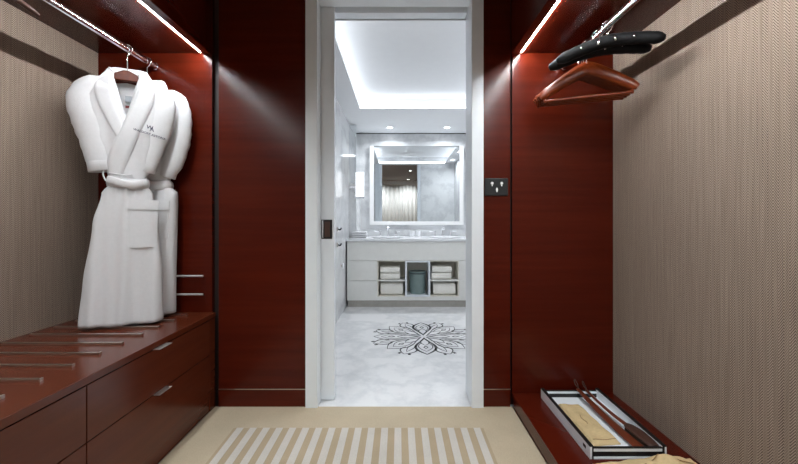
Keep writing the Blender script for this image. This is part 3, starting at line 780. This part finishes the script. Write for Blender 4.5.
for z, lab in ((1.0, 'upper of two small dark robe hooks on the left marble wall'), (.83, 'lower of two small dark robe hooks on the left marble wall')):
    t = thing('robe_hook', lab, 'hook', (BXL, 4.05, z), group='dark hooks on the bathroom wall')
    obj('base', tube(BM(), [(BXL-.001, 4.05, z), (BXL+.012, 4.05, z)], .024, 16), STEEL, t, smooth='auto')
    obj('peg', tube(BM(), smooth_path([(BXL+.01, 4.05, z), (BXL+.035, 4.05, z-.005), (BXL+.045, 4.05, z+.018)]), .008, 10), BLACK, t, smooth='auto')
kn = thing('wall_fitting', 'small round white fitting on the left bathroom wall by the vanity', 'fitting', (BXL, 4.32, .57))
obj('stem', tube(BM(), [(BXL-.001, 4.32, .57), (BXL+.02, 4.32, .57)], .012, 12), STEEL, kn, smooth='auto')
obj('cap', tube(BM(), [(BXL+.018, 4.32, .57), (BXL+.024, 4.32, .57), (BXL+.034, 4.32, .57)], [.03, .035, .026], 20), CERAMIC, kn, smooth='auto')

# lotus medallion set in the marble floor
MC = (.232, 3.53); MR = .5
bm = BM()
def strip(pts, w, h=.0012):
    pts = [Vector((p[0], p[1], 0)) for p in pts]; n = len(pts); L_ = []; R_ = []
    W = w if isinstance(w, (list, tuple)) else [w]*n
    for i, p in enumerate(pts):
        t_ = (pts[min(i+1, n-1)]-pts[max(i-1, 0)]); t_.normalize(); nn = Vector((-t_.y, t_.x, 0))*(W[i]*.42)
        L_.append(p+nn); R_.append(p-nn)
    for i in range(n-1):
        a = [bm.verts.new((v.x, v.y, h)) for v in (L_[i], R_[i], R_[i+1], L_[i+1])]
        b = [bm.verts.new((v.x, v.y, .0002)) for v in (L_[i], R_[i], R_[i+1], L_[i+1])]
        bm.faces.new(a); bm.faces.new(b[::-1])
        for k in range(4): bm.faces.new((a[k], b[k], b[(k+1) % 4], a[(k+1) % 4]))
def polar(ang, r, off=0):
    return (MC[0]+r*math.cos(ang)-off*math.sin(ang), MC[1]+r*math.sin(ang)+off*math.cos(ang))
def petal(ang, r0, r1, hw_, w, n=14, a0=0.0, a1=1.0, peak=.6):
    for s in (-1, 1):
        pts = []; W = []
        for i in range(n+1):
            q = a0+(a1-a0)*i/n
            f = math.sin(PI*(q**(math.log(.5)/math.log(peak))))
            pts.append(polar(ang, r0+(r1-r0)*q, s*hw_*f)); W.append(w*(.45+.75*f))
        strip(pts, W)
for k in range(8):
    a = PI/2+k*PI/4
    bold = .024 if k % 4 == 0 else .011
    petal(a, .05, .47, .088 if k % 4 == 0 else .098, bold)
    petal(a, .03, .25, .040, .009)
    petal(a, .10, .40, .062, .008, a0=.25)
    p = [polar(a, r, o_) for r, o_ in ((.27, 0), (.30, .018), (.335, 0), (.30, -.018), (.27, 0))]
    strip(p, .011)
    b = a+PI/8
    petal(b, .24, .50, .070, .012, a0=.35)
    petal(b, .16, .44, .026, .008, a0=.2)
    for s in (-.09, .09):
        strip([polar(b+s, .475), polar(b+s, .505)], .026)
tag(obj('floor_medallion', bm, BLKLINE), 'dark lotus flower inlay on the white marble bathroom floor', 'inlay')

# ------------------------------------------------------------------ lamps
def downlight(label, x, y, z, power, col, group, size=.09, spread=150):
    t = thing('downlight', label, 'light', (x, y, z), group=group)
    obj('trim_ring', lathe(BM(), [(.036, 0), (.052, -.004), (.054, 0.0), (.05, .003), (.036, .002)], (x, y, z), 28), WHITE, t, smooth='auto')
    obj('lens', lathe(BM(), [(.001, -.0015), (.036, -.0015), (.036, .002), (.001, .002)], (x, y, z), 24), LENSM, t)
    ld = bpy.data.lights.new('lamp_light', 'AREA'); ld.shape = 'DISK'; ld.size = size; ld.energy = power; ld.color = col; ld.spread = math.radians(spread)
    lo = bpy.data.objects.new('lamp_light', ld); COL.objects.link(lo); lo.parent = t; lo.location = (0, 0, -.006)
    return t
WARM = (.95, .985, 1.0); COOL = (.92, .96, 1.0)
GD = 'closet downlights'
downlight('closet ceiling downlight over the striped carpet, seen in the mirror', .32, .35, HC, CLOSET_LAMP, WARM, GD)
downlight('closet ceiling downlight above the left side, behind the viewer', -.72, .35, HC, CLOSET_LAMP, WARM, GD)
downlight('closet ceiling downlight nearer the curtain on the right, seen in the mirror', .32, -1.95, HC, REAR_LAMP, WARM, GD)
downlight('closet ceiling downlight nearer the curtain on the left', -.72, -1.95, HC, REAR_LAMP, WARM, GD)
GB = 'bathroom downlights'
downlight('bathroom downlight left of the pair above the vanity', -.126, 5.22, BZ, BATH_LAMP, COOL, GB)
downlight('bathroom downlight right of the pair above the vanity', .67, 5.22, BZ, BATH_LAMP, COOL, GB)
downlight('added unseen fill lamp on the right side of the bathroom ceiling near the doorway', 1.15, 2.95, BZ, BATH_LAMP, COOL, GB)  # added fill lamp, hidden behind the door jamb, to brighten the bathroom
downlight('added unseen fill lamp on the right side of the bathroom ceiling nearer the vanity', 1.15, 3.9, BZ, BATH_LAMP, COOL, GB)  # second added fill lamp out of view, lifts the vanity front
# curtain behind the viewer, seen only in the mirror
bm = BM()
def cur(a, b): 
    x = -1.5+2.6*a
    return (x, YB+.12+.035*math.sin(x*46), .02+2.36*b)
sheet(bm, cur, 260, 2, (0, .006, 0))
cu = thing('curtain', 'white pleated curtain reflected in the vanity mirror', 'curtain', (-.2, YB+.12, 0))
obj('curtain_cloth', bm, CURT, cu, smooth=True)
obj('curtain_track', bx(-1.55, 1.15, YB+.06, YB+.18, 2.38, HC-.001), WHITE, cu)
